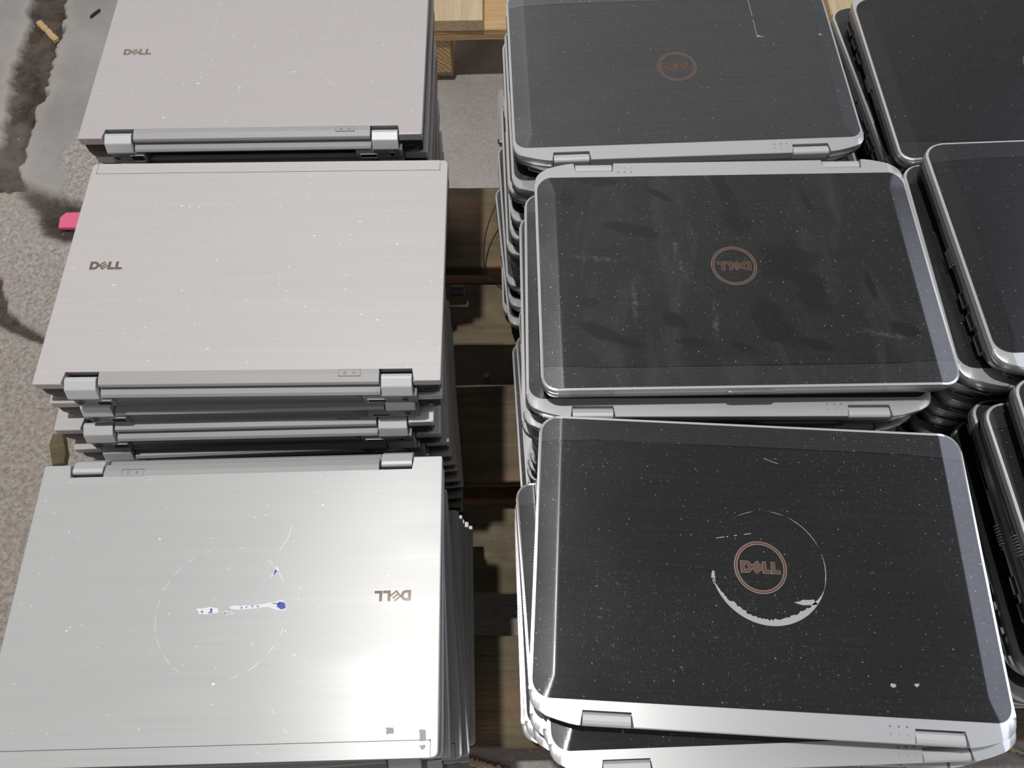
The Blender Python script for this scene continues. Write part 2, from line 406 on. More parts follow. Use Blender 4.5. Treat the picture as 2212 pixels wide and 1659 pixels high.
# ------------------------------------------------------------------ silver laptop (hinge side at -Y)
SW, SD, T = .3355, .2311, .029
def ux(u): return (u - .5) * SW
ME = {}
def silver_meshes():
    f = -SD / 2
    HN = ((ux(.073), ux(.157)), (ux(.850), ux(.932)))
    # lid slab with the hinge side cut back between the outer edges of the hinges
    o = [(-SW/2, f), (HN[0][0], f), (HN[0][0], f + .012), (HN[1][1], f + .012), (HN[1][1], f), (SW/2, f), (SW/2, -f), (-SW/2, -f)]
    o = round_poly(o, [.0015, 0, 0, 0, 0, .0015, .0045, .0045], 4)
    for key, mt in (('lid', 'silver'), ('lid_b', 'silver_b'), ('lid_c', 'silver_c')):
        bm = bmesh.new(); prism(bm, o, .0205, T, .0009, .0005); ME['s_' + key] = mesh_of('lid', bm, M[mt])
        bm = bmesh.new(); bar_x(bm, [(f + .0117, .0208), (f + .0117, T - .0001), (f + .0062, T - .0003), (f + .0002, T - .0020), (f - .0008, T - .0044), (f + .0005, .0214), (f + .003, .0208)], HN[0][1] + .0006, HN[1][0] - .0006, .0003)
        ME['s_spine' + key[3:]] = mesh_of('lid_spine', bm, M['spine'], 0)
        bm = bmesh.new(); prism(bm, round_poly([(ux(.0175), -f - .0118), (ux(.978), -f - .0118), (ux(.978), -f - .0003), (ux(.0175), -f - .0003)], [.0012, .0012, 0, 0], 3), T - .0006, T + .00006)
        ME['s_strip' + key[3:]] = mesh_of('front_strip', bm, M[mt], 0)
    bm = bmesh.new(); prism(bm, [(ux(.0165), -f - .0122), (ux(.979), -f - .0122), (ux(.979), -f - .0005), (ux(.0165), -f - .0005)], T - .0004, T + .00003)
    ME['s_gap'] = mesh_of('panel_gap', bm, M['line'], 0)
    bm = bmesh.new(); box(bm, HN[0][1], HN[1][0], f + .0113, f + .0120, .0215, T - .0004); ME['s_seam'] = mesh_of('seam', bm, M['line'], 0)
    # dark underside of the lid + base
    bo = round_poly([(-SW/2 + .0016, f + .004), (-SW/2 + .006, f + .0010), (SW/2 - .006, f + .0010), (SW/2 - .0016, f + .004), (SW/2 - .0008, -f - .0006), (-SW/2 + .0008, -f - .0006)], [.002, .002, .002, .002, .005, .005], 4)
    bm = bmesh.new(); prism(bm, bo, .0032, .0196, .0008, .0018); box(bm, -SW/2 + .004, SW/2 - .004, f + .010, -f - .004, .0015, .0208)
    ME['s_base'] = mesh_of('base', bm, M['side'])
    # black corner blocks on the hinge side
    for side, (a, b) in (('l', (-SW/2 + .0030, HN[0][0] + .004)), ('r', (HN[1][1] - .004, SW/2 - .0030))):
        bm = bmesh.new(); bar_x(bm, [(f + .012, .0035), (f + .012, .0197), (f + .0006, .0197), (f + .0002, .012), (f + .0022, .0035)], a, b, .0006)
        x = (a + b) / 2

        ME['s_corner_' + side] = mesh_of('corner_cover', bm, M['black'])
    # hinge
    for k, (a, b) in enumerate(HN):
        bm = bmesh.new(); bar_x(bm, [(f + .0078, .0150), (f + .0078, .0268), (f + .0064, .0284), (f + .0035, .0287), (f - .0040, .0256), (f - .0082, .0176), (f - .0074, .0150)], a + .0010, b - .0010, .0007)
        ME['s_hinge%d' % k] = mesh_of('hinge', bm, M['hinge'], 0)
    # ledge under the spine
    bm = bmesh.new(); bar_x(bm, [(f + .012, .0158), (f + .012, .0203), (f - .0005, .0203), (f - .0052, .0196), (f - .0072, .0176), (f - .0066, .0158)], HN[0][1] + .0003, HN[1][0] - .0003, .0004)
    ME['s_ledge'] = mesh_of('rear_ledge', bm, M['hinge_dark'], 0)
    prof = [(f + .012, .0034), (f + .012, .0157), (f - .0070, .0157), (f - .0078, .0040), (f - .0066, .0034)]
    BX0, BX1 = ux(.185), ux(.800)
    for side, (a, b) in (('l', (ux(.082), BX0 - .0004)), ('r', (BX1 + .0004, ux(.938)))):
        bm = bmesh.new(); bar_x(bm, prof, a, b, .0004); ME['s_ports_' + side] = mesh_of('port_panel', bm, M['rear_grey'])
    bm = bmesh.new(); bar_x(bm, [(f + .03, .0030), (f + .03, .0156), (f - .0066, .0156), (f - .0075, .0036), (f - .0062, .0030)], BX0, BX1, .0004)
    ME['s_battery'] = mesh_of('battery', bm, M['battery'])
    # empty battery bay: floor, back wall, rails
    bm = bmesh.new(); box(bm, BX0, BX1, f + .002, f + .034, .0030, .0045); box(bm, BX0, BX1, f + .032, f + .034, .003, .016)
    box(bm, BX0 + .004, BX1 - .01, f + .004, f + .0055, .0045, .0085); box(bm, BX0 + .004, BX1 - .004, f + .012, f + .0135, .0045, .0115); box(bm, BX0 + .03, BX1 - .06, f + .020, f + .022, .0045, .0105)
    ME['s_bay'] = mesh_of('battery_bay', bm, M['black'])
    # base with the bay left open for the one without battery
    bm = bmesh.new()
    for a, b in ((-SW/2 + .0016, BX0), (BX1, SW/2 - .0016)): box(bm, a, b, f + .004, f + .036, .0032, .0196, .0005)
    box(bm, BX0, BX1, f + .004, f + .036, .0165, .0196)
    prism(bm, round_poly([(-SW/2 + .0012, f + .036), (SW/2 - .0012, f + .036), (SW/2 - .0008, -f - .0006), (-SW/2 + .0008, -f - .0006)], [0, 0, .005, .005], 4), .0032, .0196, .0006, .0015)
    box(bm, -SW/2 + .004, SW/2 - .004, f + .040, -f - .004, .0015, .0208)
    ME['s_base_open'] = mesh_of('base', bm, M['side'])
    # sockets
    yb = f - .0071
    def socket(name, cx, cz, w, h, frame=True, chamfer=0):
        b1 = bmesh.new()
        box(b1, cx - w/2, cx + w/2, yb - .0009, yb + .006, cz - h/2, cz + h/2, mi=1)
        if frame:
            t = .0009
            for (x0, x1, z0, z1) in ((cx - w/2 - t, cx + w/2 + t, cz - h/2 - t, cz - h/2), (cx - w/2 - t, cx + w/2 + t, cz + h/2, cz + h/2 + t * .5), (cx - w/2 - t, cx - w/2, cz - h/2, cz + h/2), (cx + w/2, cx + w/2 + t, cz - h/2, cz + h/2)):
                box(b1, x0, x1, yb - .0013, yb + .001, z0, z1)
        return mesh_of(name, b1, [M['hinge_dark'], M['void']], 0)
    ME['s_ethernet'] = socket('network_socket', ux(.158), .0100, .0118, .0068)
    ME['s_display'] = socket('display_socket', ux(.838), .0088, .0150, .0040)
    for k, u in enumerate((.098, .908)):
        b1 = bmesh.new(); cyl(b1, (ux(u), yb - .0002, .0108), .0023, .002, 'y', 18)
        for f_ in b1.faces: f_.material_index = 1
        ring_b = bmesh.new(); n = 18
        ring(ring_b, 0, 0, .0022, .0030, -.0006, .0004, n=18)
        ring_b.transform(Matrix.Translation((ux(u), yb - .0008, .0108)) @ Matrix.Rotation(R(90), 4, 'X'))
        tmp = bpy.data.meshes.new('t'); ring_b.to_mesh(tmp); ring_b.free(); b1.from_mesh(tmp); bpy.data.meshes.remove(tmp)
        ME['s_lock%d' % k] = mesh_of('lock_slot', b1, [M['rear_grey'], M['void']], 40)
    b1 = bmesh.new(); cyl(b1, (ux(.965), f + .0003, .0115), .0032, .0016, 'y', 20); ME['s_power'] = mesh_of('power_socket', b1, M['side'])
    # status light window with battery and power marks
    b1 = bmesh.new(); x0, x1, y0, y1 = ux(.748), ux(.803), f + .0048, f + .0112; t = .00028
    for q in ((x0, x1, y0, y0 + t), (x0, x1, y1 - t, y1), (x0, x0 + t, y0, y1), (x1 - t, x1, y0, y1)): box(b1, *q, T - .0009, T - .0000)
    cx, cy = (x0 * .70 + x1 * .30), (y0 + y1) / 2
    for q in ((cx - .0010, cx + .0010, cy - .0013, cy - .0010), (cx - .0010, cx + .0010, cy + .0008, cy + .0011), (cx - .0010, cx - .0007, cy - .0013, cy + .001), (cx + .0007, cx + .001, cy - .0013, cy + .001), (cx - .0004, cx + .0004, cy - .0003, cy)): box(b1, *q, T - .0008, T - .00002)
    cx = (x0 * .30 + x1 * .70); ring(b1, cx, cy, .0010, .0013, T - .0009, T - .00002, 125, 415, 14); box(b1, cx - .00015, cx + .00015, cy, cy + .0016, T - .0008, T - .00002)
    ME['s_window'] = mesh_of('status_window', b1, M['rear_grey'], 0)
    b1 = bmesh.new(); letters(b1, T - .0005, T + .0007, .0084, -.1305, 0); ME['s_logo'] = mesh_of('badge', b1, M['chrome'], 0)
    b1 = bmesh.new(); letters(b1, T - .0005, T + .0004, .0084, -.1305, 0, .00030); ME['s_logo_edge'] = mesh_of('badge_outline', b1, M['scratch'], 0)
    b1 = bmesh.new()
    for x in (-.13, .13):
        for y in (-.085, .09): cyl(b1, (x, y, .0009), .006, .0018)
    ME['s_feet'] = mesh_of('rubber_feet', b1, M['foot'])
silver_meshes()
def silver_laptop(lidkey='', bay=False, logo=True):
    r = empty('laptop', (0, 0, 0))
    lid = obj('lid', ME['s_lid' + lidkey], r)
    obj('lid_spine', ME['s_spine' + lidkey], lid); obj('front_strip', ME['s_strip' + lidkey], lid); obj('panel_gap', ME['s_gap'], lid)
    obj('badge', ME['s_logo'], lid, 'raised metal letter badge'); obj('badge_outline', ME['s_logo_edge'], lid)
    obj('status_window', ME['s_window'], lid); obj('seam', ME['s_seam'], lid)
    base = obj('base', ME['s_base_open' if bay else 's_base'], r)
    obj('rubber_feet', ME['s_feet'], base)
    for s in 'lr': obj('corner_cover', ME['s_corner_' + s], base, 'black corner cover')
    obj('power_socket', ME['s_power'], base)
    for k in (0, 1): obj('hinge', ME['s_hinge%d' % k], r, 'bright satin hinge block')
    obj('rear_ledge', ME['s_ledge'], r)
    pl = obj('port_panel', ME['s_ports_l'], r); obj('network_socket', ME['s_ethernet'], pl); obj('lock_slot', ME['s_lock0'], pl)
    pr = obj('port_panel', ME['s_ports_r'], r); obj('display_socket', ME['s_display'], pr); obj('lock_slot', ME['s_lock1'], pr)
    if bay: obj('battery_bay', ME['s_bay'], r, 'empty black battery bay')
    else: obj('battery', ME['s_battery'], r)
    return r

# ------------------------------------------------------------------ dark laptop (hinge side at -Y)
DW, DD = .352, .2404
def dark_outline(ins=0.0, taper=0.0):
    h, w = DD/2 - ins, DW/2 - ins
    left = [(w, .023 + taper), (w - .0002, .020 + taper), (w - .0015, .0150 + taper), (w - .0038, .0112 + taper*.9), (w - .0068, .0085 + taper * .8), (w - .0130, .0056 + taper*.6), (w - .0215, .0030 + taper * .4), (w - .0300, .0010), (w - .0370, 0)]
    rear = [(-x, -h + y) for x, y in left]                      # left rear, from the side towards the middle
    rr = [(x, -h + y) for x, y in left][::-1]
    fr = []
    r = .0145 - ins
    for cx, a0 in ((w - r, 0), (-w + r, 90)):
        for k in range(9):
            a = R(a0 + 90 * k / 8); fr.append((cx + r * math.cos(a), h - r + r * math.sin(a)))
    return rear, rr, fr
HX = ((-.5 + .110) * DW, (-.5 + .215) * DW)
CUTS = [-.1720, -.1690, -.1650, -.1620, -.1600, -.1587, -.1579, -.1571, -.1563, -.1550]
def drop(x, yy):
    """how far the lid surface falls below its flat middle at (x, yy ahead of the hinge band)"""
    cr = .1575 + max(0.0, min(.016, .016 - yy)) * .35            # the crease swings outwards near the hinge side
    t = abs(x) - cr
    if t <= -.0012: return 0.0
    return .14 * ((t + .0012) ** 2 / (4 * .0012) if t < .0012 else t)
def dark_meshes():
    f = -DD / 2
    rear, rr, fr = dark_outline()
    nd = .0112
    o = rear + [(HX[0], f), (HX[0], f + nd), (HX[1], f + nd), (HX[1], f), (-HX[1], f), (-HX[1], f + nd), (-HX[0], f + nd), (-HX[0], f)] + rr + fr
    o = [p for i, p in enumerate(o) if (Vector(p) - Vector(o[i-1])).length > 1e-5]
    bm = bmesh.new(); prism(bm, o, .0206, T - .0003, .0008, .0006, 2)
    for c in CUTS + [-c for c in CUTS]:
        bmesh.ops.bisect_plane(bm, geom=bm.verts[:] + bm.edges[:] + bm.faces[:], plane_co=(c, 0, 0), plane_no=(1, 0, 0))
    for y in [f + .0172 + v for v in (.002, .004, .006, .008, .011, .014, .0165, .022)]:
        bmesh.ops.bisect_plane(bm, geom=bm.verts[:] + bm.edges[:] + bm.faces[:], plane_co=(0, y, 0), plane_no=(0, 1, 0))
    for v in bm.verts:
        if v.co.z > .0245: v.co.z -= drop(v.co.x, v.co.y - (f + .0172))
    ME['d_lid'] = mesh_of('lid', bm, M['frame'], 35)
    # sunken dark panel: flat in the middle, falling away over the last 17 mm at both sides
    x1 = DW/2 - .0024; ry = f + .0172; fy = -f - .0021; YC = [f + .0172 + v for v in (.002, .004, .006, .008, .011, .014, .0165, .022)]
    pts = [(-x1 + .0135, ry), (x1 - .0135, ry), (x1, ry + .0135), (x1, fy - .0125), (x1 - .0125, fy), (-x1 + .0125, fy), (-x1, fy - .0125), (-x1, ry + .0135)]
    q = []
    def arc(cx, cy, r, a0):
        for k in range(9):
            a = R(a0 + 90 * k / 8); q.append((cx + r * math.cos(a), cy + r * math.sin(a)))
    arc(-x1 + .0135, ry + .0135, .0135, 180); arc(x1 - .0135, ry + .0135, .0135, 270); arc(x1 - .0125, fy - .0125, .0125, 0); arc(-x1 + .0125, fy - .0125, .0125, 90)
    for key in ('panel', 'panel_d', 'panel_e', 'panel_f'):
        bm = bmesh.new(); bm.faces.new([bm.verts.new((x, y, 0)) for x, y in q])
        for c in CUTS + [-c for c in CUTS]:
            bmesh.ops.bisect_plane(bm, geom=bm.verts[:] + bm.edges[:] + bm.faces[:], plane_co=(c, 0, 0), plane_no=(1, 0, 0))
        for y in YC:
            bmesh.ops.bisect_plane(bm, geom=bm.verts[:] + bm.edges[:] + bm.faces[:], plane_co=(0, y, 0), plane_no=(0, 1, 0))
        for v in bm.verts: v.co.z = T + .00025 - drop(v.co.x, v.co.y - ry)
        ext = bmesh.ops.extrude_face_region(bm, geom=bm.faces[:])
        for v in [g for g in ext['geom'] if isinstance(g, bmesh.types.BMVert)]: v.co.z = T - .0045
        ME['d_' + key] = mesh_of('lid_panel', bm, M[key], 25, False)
    # hinges
    for k, (a, b) in enumerate((HX, (-HX[1], -HX[0]))):
        bm = bmesh.new(); bar_x(bm, [(f + .0092, .0190), (f + .0092, .0262), (f + .0076, .0277), (f + .0040, .0281), (f + .0014, .0276), (f + .0000, .0262), (f - .0002, .0238), (f + .0004, .0190)], a + .0009, b - .0009, .0004)
        ME['d_hinge%d' % k] = mesh_of('hinge', bm, M['hinge'], 0)
    # silver base rim and dark tapered tub
    rear, rr, fr = dark_outline(.0004, .001); bm = bmesh.new(); prism(bm, rear + rr + fr, .0158, .0201, .0010, .0003, 2); ME['d_rim'] = mesh_of('base_rim', bm, M['rim'], 35)
    bm = bmesh.new()
    lev = [(.0159, .0006, .001), (.0110, .0016, .002), (.0060, .0042, .005), (.0030, .0085, .008)]
    loops = []
    for z, i, tp in lev:
        a, b, c = dark_outline(i, tp); loops.append([bm.verts.new((x, y, z)) for x, y in a + b + c])
    for A, B in zip(loops, loops[1:]):
        for i in range(len(A)): bm.faces.new((A[i], A[(i+1) % len(A)], B[(i+1) % len(A)], B[i]))
    bm.faces.new(loops[0][::-1]); bm.faces.new(loops[-1])
    box(bm, -DW/2 + .006, DW/2 - .006, f + .012, -f - .004, .0150, .0207)
    ME['d_tub'] = mesh_of('base', bm, M['under'], 35)
    bm = bmesh.new(); bar_x(bm, [(f + .05, .0020), (f + .05, .0150), (f + .0009, .0150), (f + .0005, .0060), (f + .003, .0020)], -.103, .103, .0008)
    ME['d_battery'] = mesh_of('battery', bm, M['battery'])
    bm = bmesh.new()
    for x in (-.135, .135):
        for y in (-.085, .09): cyl(bm, (x, y, .0015), .006, .003)
    ME['d_feet'] = mesh_of('rubber_feet', bm, M['foot'])
    # latch with ridges, front centre
    bm = bmesh.new(); box(bm, -.0195, .0195, -f - .0022, -f + .0017, .0206, .0236, .0006)
    for k in range(17): box(bm, -.0160 + k * .0020 - .00055, -.0160 + k * .0020 + .00055, -f - .0016, -f + .0021, .0206, .0246, .0002, seg=1)
    ME['d_latch'] = mesh_of('latch', bm, M['rim'])
    # status lights and tiny marks
    bm = bmesh.new()
    for i, u in enumerate((.737, .7545, .771)):
        x = (u - .5) * DW; cyl(bm, (x, f + .0112, T - .0003), .00075, .0003, 'z', 12)
        ring(bm, x, f + .0062, .00065, .0009, T - .0004, T - .00022, 30 + 60 * i, 330, 10)
    ME['d_lights'] = mesh_of('status_light', bm, M['rear_grey'], 0)
    bm = bmesh.new(); letters(bm, T - .0002, T + .00048, .0088); ring(bm, 0, 0, .0181, .0200, T - .0002, T + .00048); ME['d_badge'] = mesh_of('badge', bm, M['copper'], 0)
    bm = bmesh.new(); letters(bm, T - .0002, T + .00038, .0088, grow=.00022)
    ring(bm, 0, 0, .0178, .0182, T - .0002, T + .00052); ring(bm, 0, 0, .0199, .0203, T - .0002, T + .00052); ME['d_badge_edge'] = mesh_of('badge_outline', bm, M['copper_edge'], 0)
    # sockets on both sides near the hinge side
    def side_socket(name, s, y, w, h, z, n=1):
        b1 = bmesh.new(); x = s * (DW/2 - .0012); t = .0008
        X = sorted((x - s * .004, x + s * .0002)); box(b1, X[0], X[1], y - w/2, y + w/2, z - h/2, z + h/2, mi=1)
        X = sorted((x - s * .001, x + s * .0008))
        for (y0, y1, z0, z1) in ((y - w/2 - t, y + w/2 + t, z - h/2 - t, z - h/2), (y - w/2 - t, y + w/2 + t, z + h/2, z + h/2 + t), (y - w/2 - t, y - w/2, z - h/2, z + h/2), (y + w/2, y + w/2 + t, z - h/2, z + h/2)):
            box(b1, X[0], X[1], y0, y1, z0, z1)
        return mesh_of(name, b1, [M['port'], M['void']], 0)
    for s, k in ((-1, 'l'), (1, 'r')):
        for i, (y, w) in enumerate(((-.0845, .0165), (-.0620, .0135), (-.0400, .0135))): ME['d_usb_%s%d' % (k, i)] = side_socket('side_socket', s, y, w, .0060, .0112)
        b1 = bmesh.new(); X = sorted((s * (DW/2 - .003), s * (DW/2 + .0003))); box(b1, X[0], X[1], .042, .103, .0134, .0143); box(b1, X[0], X[1], .042, .0425, .0134, .0158)
        ME['d_slot_' + k] = mesh_of('card_slot', b1, M['void'], 0)
        b1 = bmesh.new(); X = sorted((s * (DW/2 - .004), s * (DW/2 + .0007)))
        for i in range(7): box(b1, X[0], X[1], -.006 + i * .0026, -.0048 + i * .0026, .0090, .0152, .0003, seg=1)
        ME['d_switch_' + k] = mesh_of('ridged_switch', b1, M['rim'], 0)
    b1 = bmesh.new(); ang = R(-22)
    box(b1, -.0085, .0085, -.0012, .004, -.0020, .0020, mi=1)
    for q in ((-.0094, .0094, -.0030, -.0020), (-.0094, .0094, .0020, .0028), (-.0094, -.0085, -.002, .002), (.0085, .0094, -.002, .002)): box(b1, q[0], q[1], -.0018, .002, q[2], q[3])
    b1.transform(Matrix.Translation((-.1520, f + .0066, .0110)) @ Matrix.Rotation(ang, 4, 'Z'))
    ME['d_display'] = mesh_of('display_socket', b1, [M['port'], M['void']], 0)
    b1 = bmesh.new(); box(b1, -.0085, .0085, -.0012, .004, -.0020, .0020, mi=1)
    for q in ((-.0094, .0094, -.0030, -.0020), (-.0094, .0094, .0020, .0028), (-.0094, -.0085, -.002, .002), (.0085, .0094, -.002, .002)): box(b1, q[0], q[1], -.0018, .002, q[2], q[3])
    b1.transform(Matrix.Translation((.1520, f + .0066, .0110)) @ Matrix.Rotation(-ang, 4, 'Z'))
    ME['d_power'] = mesh_of('power_socket', b1, [M['port'], M['void']], 0)
dark_meshes()
def dark_laptop(panel='panel'):
    r = empty('laptop', (0, 0, 0))
    lid = obj('lid', ME['d_lid'], r, 'silver lid frame with dark brushed panel')
    obj('lid_panel', ME['d_' + panel], lid, 'dark brushed panel')
    b = obj('badge', ME['d_badge'], lid, 'round copper badge'); obj('badge_outline', ME['d_badge_edge'], lid)
    obj('status_light', ME['d_lights'], lid); obj('latch', ME['d_latch'], lid, 'ridged silver latch')
    for k in (0, 1): obj('hinge', ME['d_hinge%d' % k], r)
    obj('base_rim', ME['d_rim'], r, 'silver rim')
    base = obj('base', ME['d_tub'], r, 'dark grey base')
    obj('rubber_feet', ME['d_feet'], base)
    for k in 'lr':
        for i in range(3): obj('side_socket', ME['d_usb_%s%d' % (k, i)], base)
        obj('card_slot', ME['d_slot_' + k], base); obj('ridged_switch', ME['d_switch_' + k], base)
    obj('display_socket', ME['d_display'], base); obj('power_socket', ME['d_power'], base)
    obj('battery', ME['d_battery'], r)
    return r

def copy_tree(o, parent=None):
    c = o.copy(); COL.objects.link(c); c.parent = parent
    for ch in o.children: copy_tree(ch, c)
    return c

# ------------------------------------------------------------------ the stacks
PALLET_Z = .144
STACKS = {
    'A': {'kind': 's', 'h0': 0.586, 'layers': [(-0.2516, 0.6661, -0.05, 'n'), (-0.25, 0.67, 0.1, 'n'), (-0.2559, 0.6617, -0.23, 'n'), (-0.2531, 0.6661, -0.06, 'n'), (-0.2541, 0.6683, 0.41, 'n'), (-0.2592, 0.6659, -0.47, 'n'), (-0.2578, 0.6661, -0.07, 'n'), (-0.2615, 0.6615, -0.62, 'n'), (-0.2582, 0.6674, 0.42, 'n'), (-0.2594, 0.6612, -0.51, 'n'), (-0.2608, 0.6654, 0.44, 'n'), (-0.26, 0.6591, -0.04, 'n'), (-0.261, 0.6627, -0.26, 'n')]},
    'B': {'kind': 's', 'h0': 0.5802, 'layers': [(-0.2256, 0.3974, -0.28, 'n'), (-0.2287, 0.3963, 0.43, 'n'), (-0.2385, 0.3843, 0.5, 'n'), (-0.2376, 0.3816, 1.82, 'n'), (-0.2351, 0.3806, 3.41, 'n'), (-0.2346, 0.3807, 3.27, 'n'), (-0.2361, 0.3775, 5.08, 'n'), (-0.2356, 0.3823, 4.74, 'n'), (-0.2341, 0.3825, 4.26, 'n'), (-0.2344, 0.3829, 5.18, 'n'), (-0.2354, 0.3825, 4.21, 'n'), (-0.2377, 0.382, 3.63, 'n'), (-0.2385, 0.3834, 4.11, 'n')]},
    'C': {'kind': 's', 'h0': 0.6275, 'layers': [(-0.2263, 0.1155, 0.65, 'f'), (-0.2265, 0.1141, 1.18, 'f'), (-0.2266, 0.1088, 2.97, 'n'), (-0.2215, 0.1037, 4.43, 'f'), (-0.2196, 0.1008, 6.07, 'f'), (-0.2171, 0.1047, 3.16, 'n'), (-0.2206, 0.115, 0.56, 'f'), (-0.2208, 0.1195, 0.32, 'f'), (-0.2174, 0.1242, 0.56, 'f'), (-0.2136, 0.1263, 1.05, 'f'), (-0.2213, 0.1229, 0.09, 'f'), (-0.2248, 0.1169, 1.29, 'f')]},
    'D': {'kind': 'd', 'h0': 0.6053, 'layers': [(0.1783, 0.6553, 1.39, 'n'), (0.1763, 0.6411, 1.67, 'n'), (0.1729, 0.6578, 1.25, 'n'), (0.1744, 0.6472, 1.51, 'n'), (0.1736, 0.6464, 1.51, 'n'), (0.1698, 0.6477, 1.42, 'n'), (0.1728, 0.6505, 1.04, 'n'), (0.1753, 0.6591, 1.26, 'n'), (0.1658, 0.668, 2.8, 'n'), (0.171, 0.6522, 1.34, 'n'), (0.1638, 0.6511, 4.58, 'n'), (0.1626, 0.6771, 1.13, 'n')]},
    'E': {'kind': 'd', 'h0': 0.5925, 'layers': [(0.2003, 0.3962, 0.06, 'f'), (0.1895, 0.3831, -0.69, 'n'), (0.1857, 0.382, -0.01, 'n'), (0.186, 0.3831, -0.79, 'n'), (0.1928, 0.389, 0.9, 'n'), (0.1962, 0.3951, -0.74, 'n'), (0.1982, 0.3913, 0.17, 'n'), (0.1928, 0.4, 0.9, 'n'), (0.1914, 0.4026, 0.64, 'n'), (0.1889, 0.4056, 1.6, 'n'), (0.1904, 0.3992, 1.57, 'n'), (0.1873, 0.401, 2.87, 'n'), (0.1813, 0.4031, 2.4, 'n')]},
    'F': {'kind': 'd', 'h0': 0.6157, 'layers': [(0.1909, 0.1322, -3.84, 'n'), (0.197, 0.1115, 1.2, 'n'), (0.1991, 0.114, -1.78, 'n'), (0.1923, 0.1211, -3.56, 'n'), (0.1951, 0.112, -3.31, 'n'), (0.1834, 0.1417, 2.86, 'n'), (0.18, 0.1353, 1.71, 'n'), (0.1784, 0.1317, 0.99, 'n'), (0.1886, 0.13, -2.79, 'n'), (0.1822, 0.1285, -1.4, 'n'), (0.1845, 0.1296, -2.63, 'n'), (0.1888, 0.1308, -2.43, 'n')]},
    'G': {'kind': 'd', 'h0': 0.6, 'layers': [(0.557, 0.6452, 1.16, 'f'), (0.5559, 0.6645, 4.19, 'n'), (0.5718, 0.6656, 4.78, 'n'), (0.5641, 0.6638, 3.24, 'n'), (0.5685, 0.6651, 3.01, 'n'), (0.5672, 0.6698, 4.73, 'n'), (0.5646, 0.6685, 4.33, 'n'), (0.5666, 0.6656, 3.79, 'n'), (0.5654, 0.6603, 3.0, 'n'), (0.5667, 0.6616, 4.53, 'n'), (0.5695, 0.6597, 2.99, 'n'), (0.5655, 0.6574, 3.31, 'n')]},
    'H': {'kind': 'd', 'h0': 0.575, 'layers': [(0.5706, 0.4034, 1.67, 'n'), (0.5606, 0.3994, -0.3, 'n'), (0.5648, 0.4112, 0.16, 'n'), (0.5739, 0.4138, 1.9, 'n'), (0.5768, 0.4187, 2.04, 'n'), (0.5899, 0.4234, 2.67, 'n'), (0.5935, 0.4206, 1.98, 'n'), (0.591, 0.4212, 2.45, 'n'), (0.5868, 0.4153, 1.53, 'n'), (0.5864, 0.4159, 2.85, 'n'), (0.5795, 0.4138, 2.66, 'n'), (0.5786, 0.4125, 2.21, 'n'), (0.575, 0.4105, 2.2, 'n')]},
    'I': {'kind': 'd', 'h0': 0.585, 'layers': [(0.5885, 0.1577, 0.15, 'n'), (0.5809, 0.1535, 1.85, 'n'), (0.5885, 0.1676, 0.97, 'n'), (0.6075, 0.1705, 0.94, 'n'), (0.6035, 0.1708, 0.48, 'n'), (0.6163, 0.1753, 0.47, 'n'), (0.6205, 0.1602, 1.78, 'n'), (0.6168, 0.1627, 1.27, 'n'), (0.6145, 0.1664, 0.82, 'n'), (0.6105, 0.1678, 1.79, 'n'), (0.5998, 0.1673, 0.72, 'n'), (0.602, 0.1635, 0.51, 'n'), (0.595, 0.1667, 1.2, 'n')]},
}
ORD = ['topmost', 'second', 'third', 'fourth', 'fifth', 'sixth', 'seventh', 'eighth', 'ninth', 'tenth', 'eleventh', 'twelfth', 'bottom']
WHERE = {'A': 'the far silver stack', 'B': 'the middle silver stack', 'C': 'the near silver stack',
         'D': 'the far dark stack beside the gap', 'E': 'the middle dark stack beside the gap', 'F': 'the near dark stack beside the gap',
         'G': 'the far right dark stack', 'H': 'the middle right dark stack', 'I': 'the near right dark stack'}
TOP = {'A': 'topmost laptop of the far silver stack, its battery bay empty, thin scratch on lid',
       'B': 'topmost laptop of the middle silver stack, warm silver lid, badge at its left',
       'C': 'topmost laptop of the near silver stack, torn white and blue sticker scraps on lid',
       'D': 'topmost laptop of the far dark stack beside the gap, hinges towards the viewer',
       'E': 'topmost laptop of the middle dark stack, dark wiped smears on its lid',
       'F': 'topmost laptop of the near dark stack, white sticker ring around its round badge',
       'G': 'topmost laptop of the far right dark stack, pale scuffs on its dark lid',
       'H': 'topmost laptop of the middle right dark stack, overlapping the far one\'s front edge',
       'I': 'topmost laptop of the near right dark stack, only its corner in the picture'}
protos = {}
TOPS = {}
for key, st in STACKS.items():
    n = len(st['layers']); pitch = (CAM_Z - PALLET_Z - st['h0']) / n
    for k, (x, y, yaw, flip) in enumerate(st['layers']):
        if st['kind'] == 's':
            pk = ('s', {'A': '', 'B': '_b', 'C': '_c'}[key], key == 'A' and k == 0)
            if pk not in protos: o = protos[pk] = silver_laptop(pk[1], pk[2])
            else: o = copy_tree(protos[pk])
        else:
            pk = ('d', {('D', 0): 'panel_d', ('E', 0): 'panel_e', ('F', 0): 'panel_f'}.get((key, k), 'panel'))
            if pk not in protos: o = protos[pk] = dark_laptop(pk[1])
            else: o = copy_tree(protos[pk])
        z = CAM_Z - st['h0'] - (k + 1) * pitch
        o.location = (x, y, z); o.rotation_euler = (0, 0, R(yaw + (180 if flip == 'f' else 0))); o.scale = (1, 1, pitch / T)
        if k == 0: lab = TOP[key]
        elif k == n - 1: lab = ('silver' if st['kind'] == 's' else 'dark') + ' closed laptop at the bottom of ' + WHERE[key]
        else: lab = ('silver' if st['kind'] == 's' else 'dark') + ' closed laptop, ' + ORD[k] + ' from the top of ' + WHERE[key]
        tag(o, lab, 'laptop', ('silver' if st['kind'] == 's' else 'dark') + ' laptops stacked on the pallet')
        TOPS[(key, k)] = o
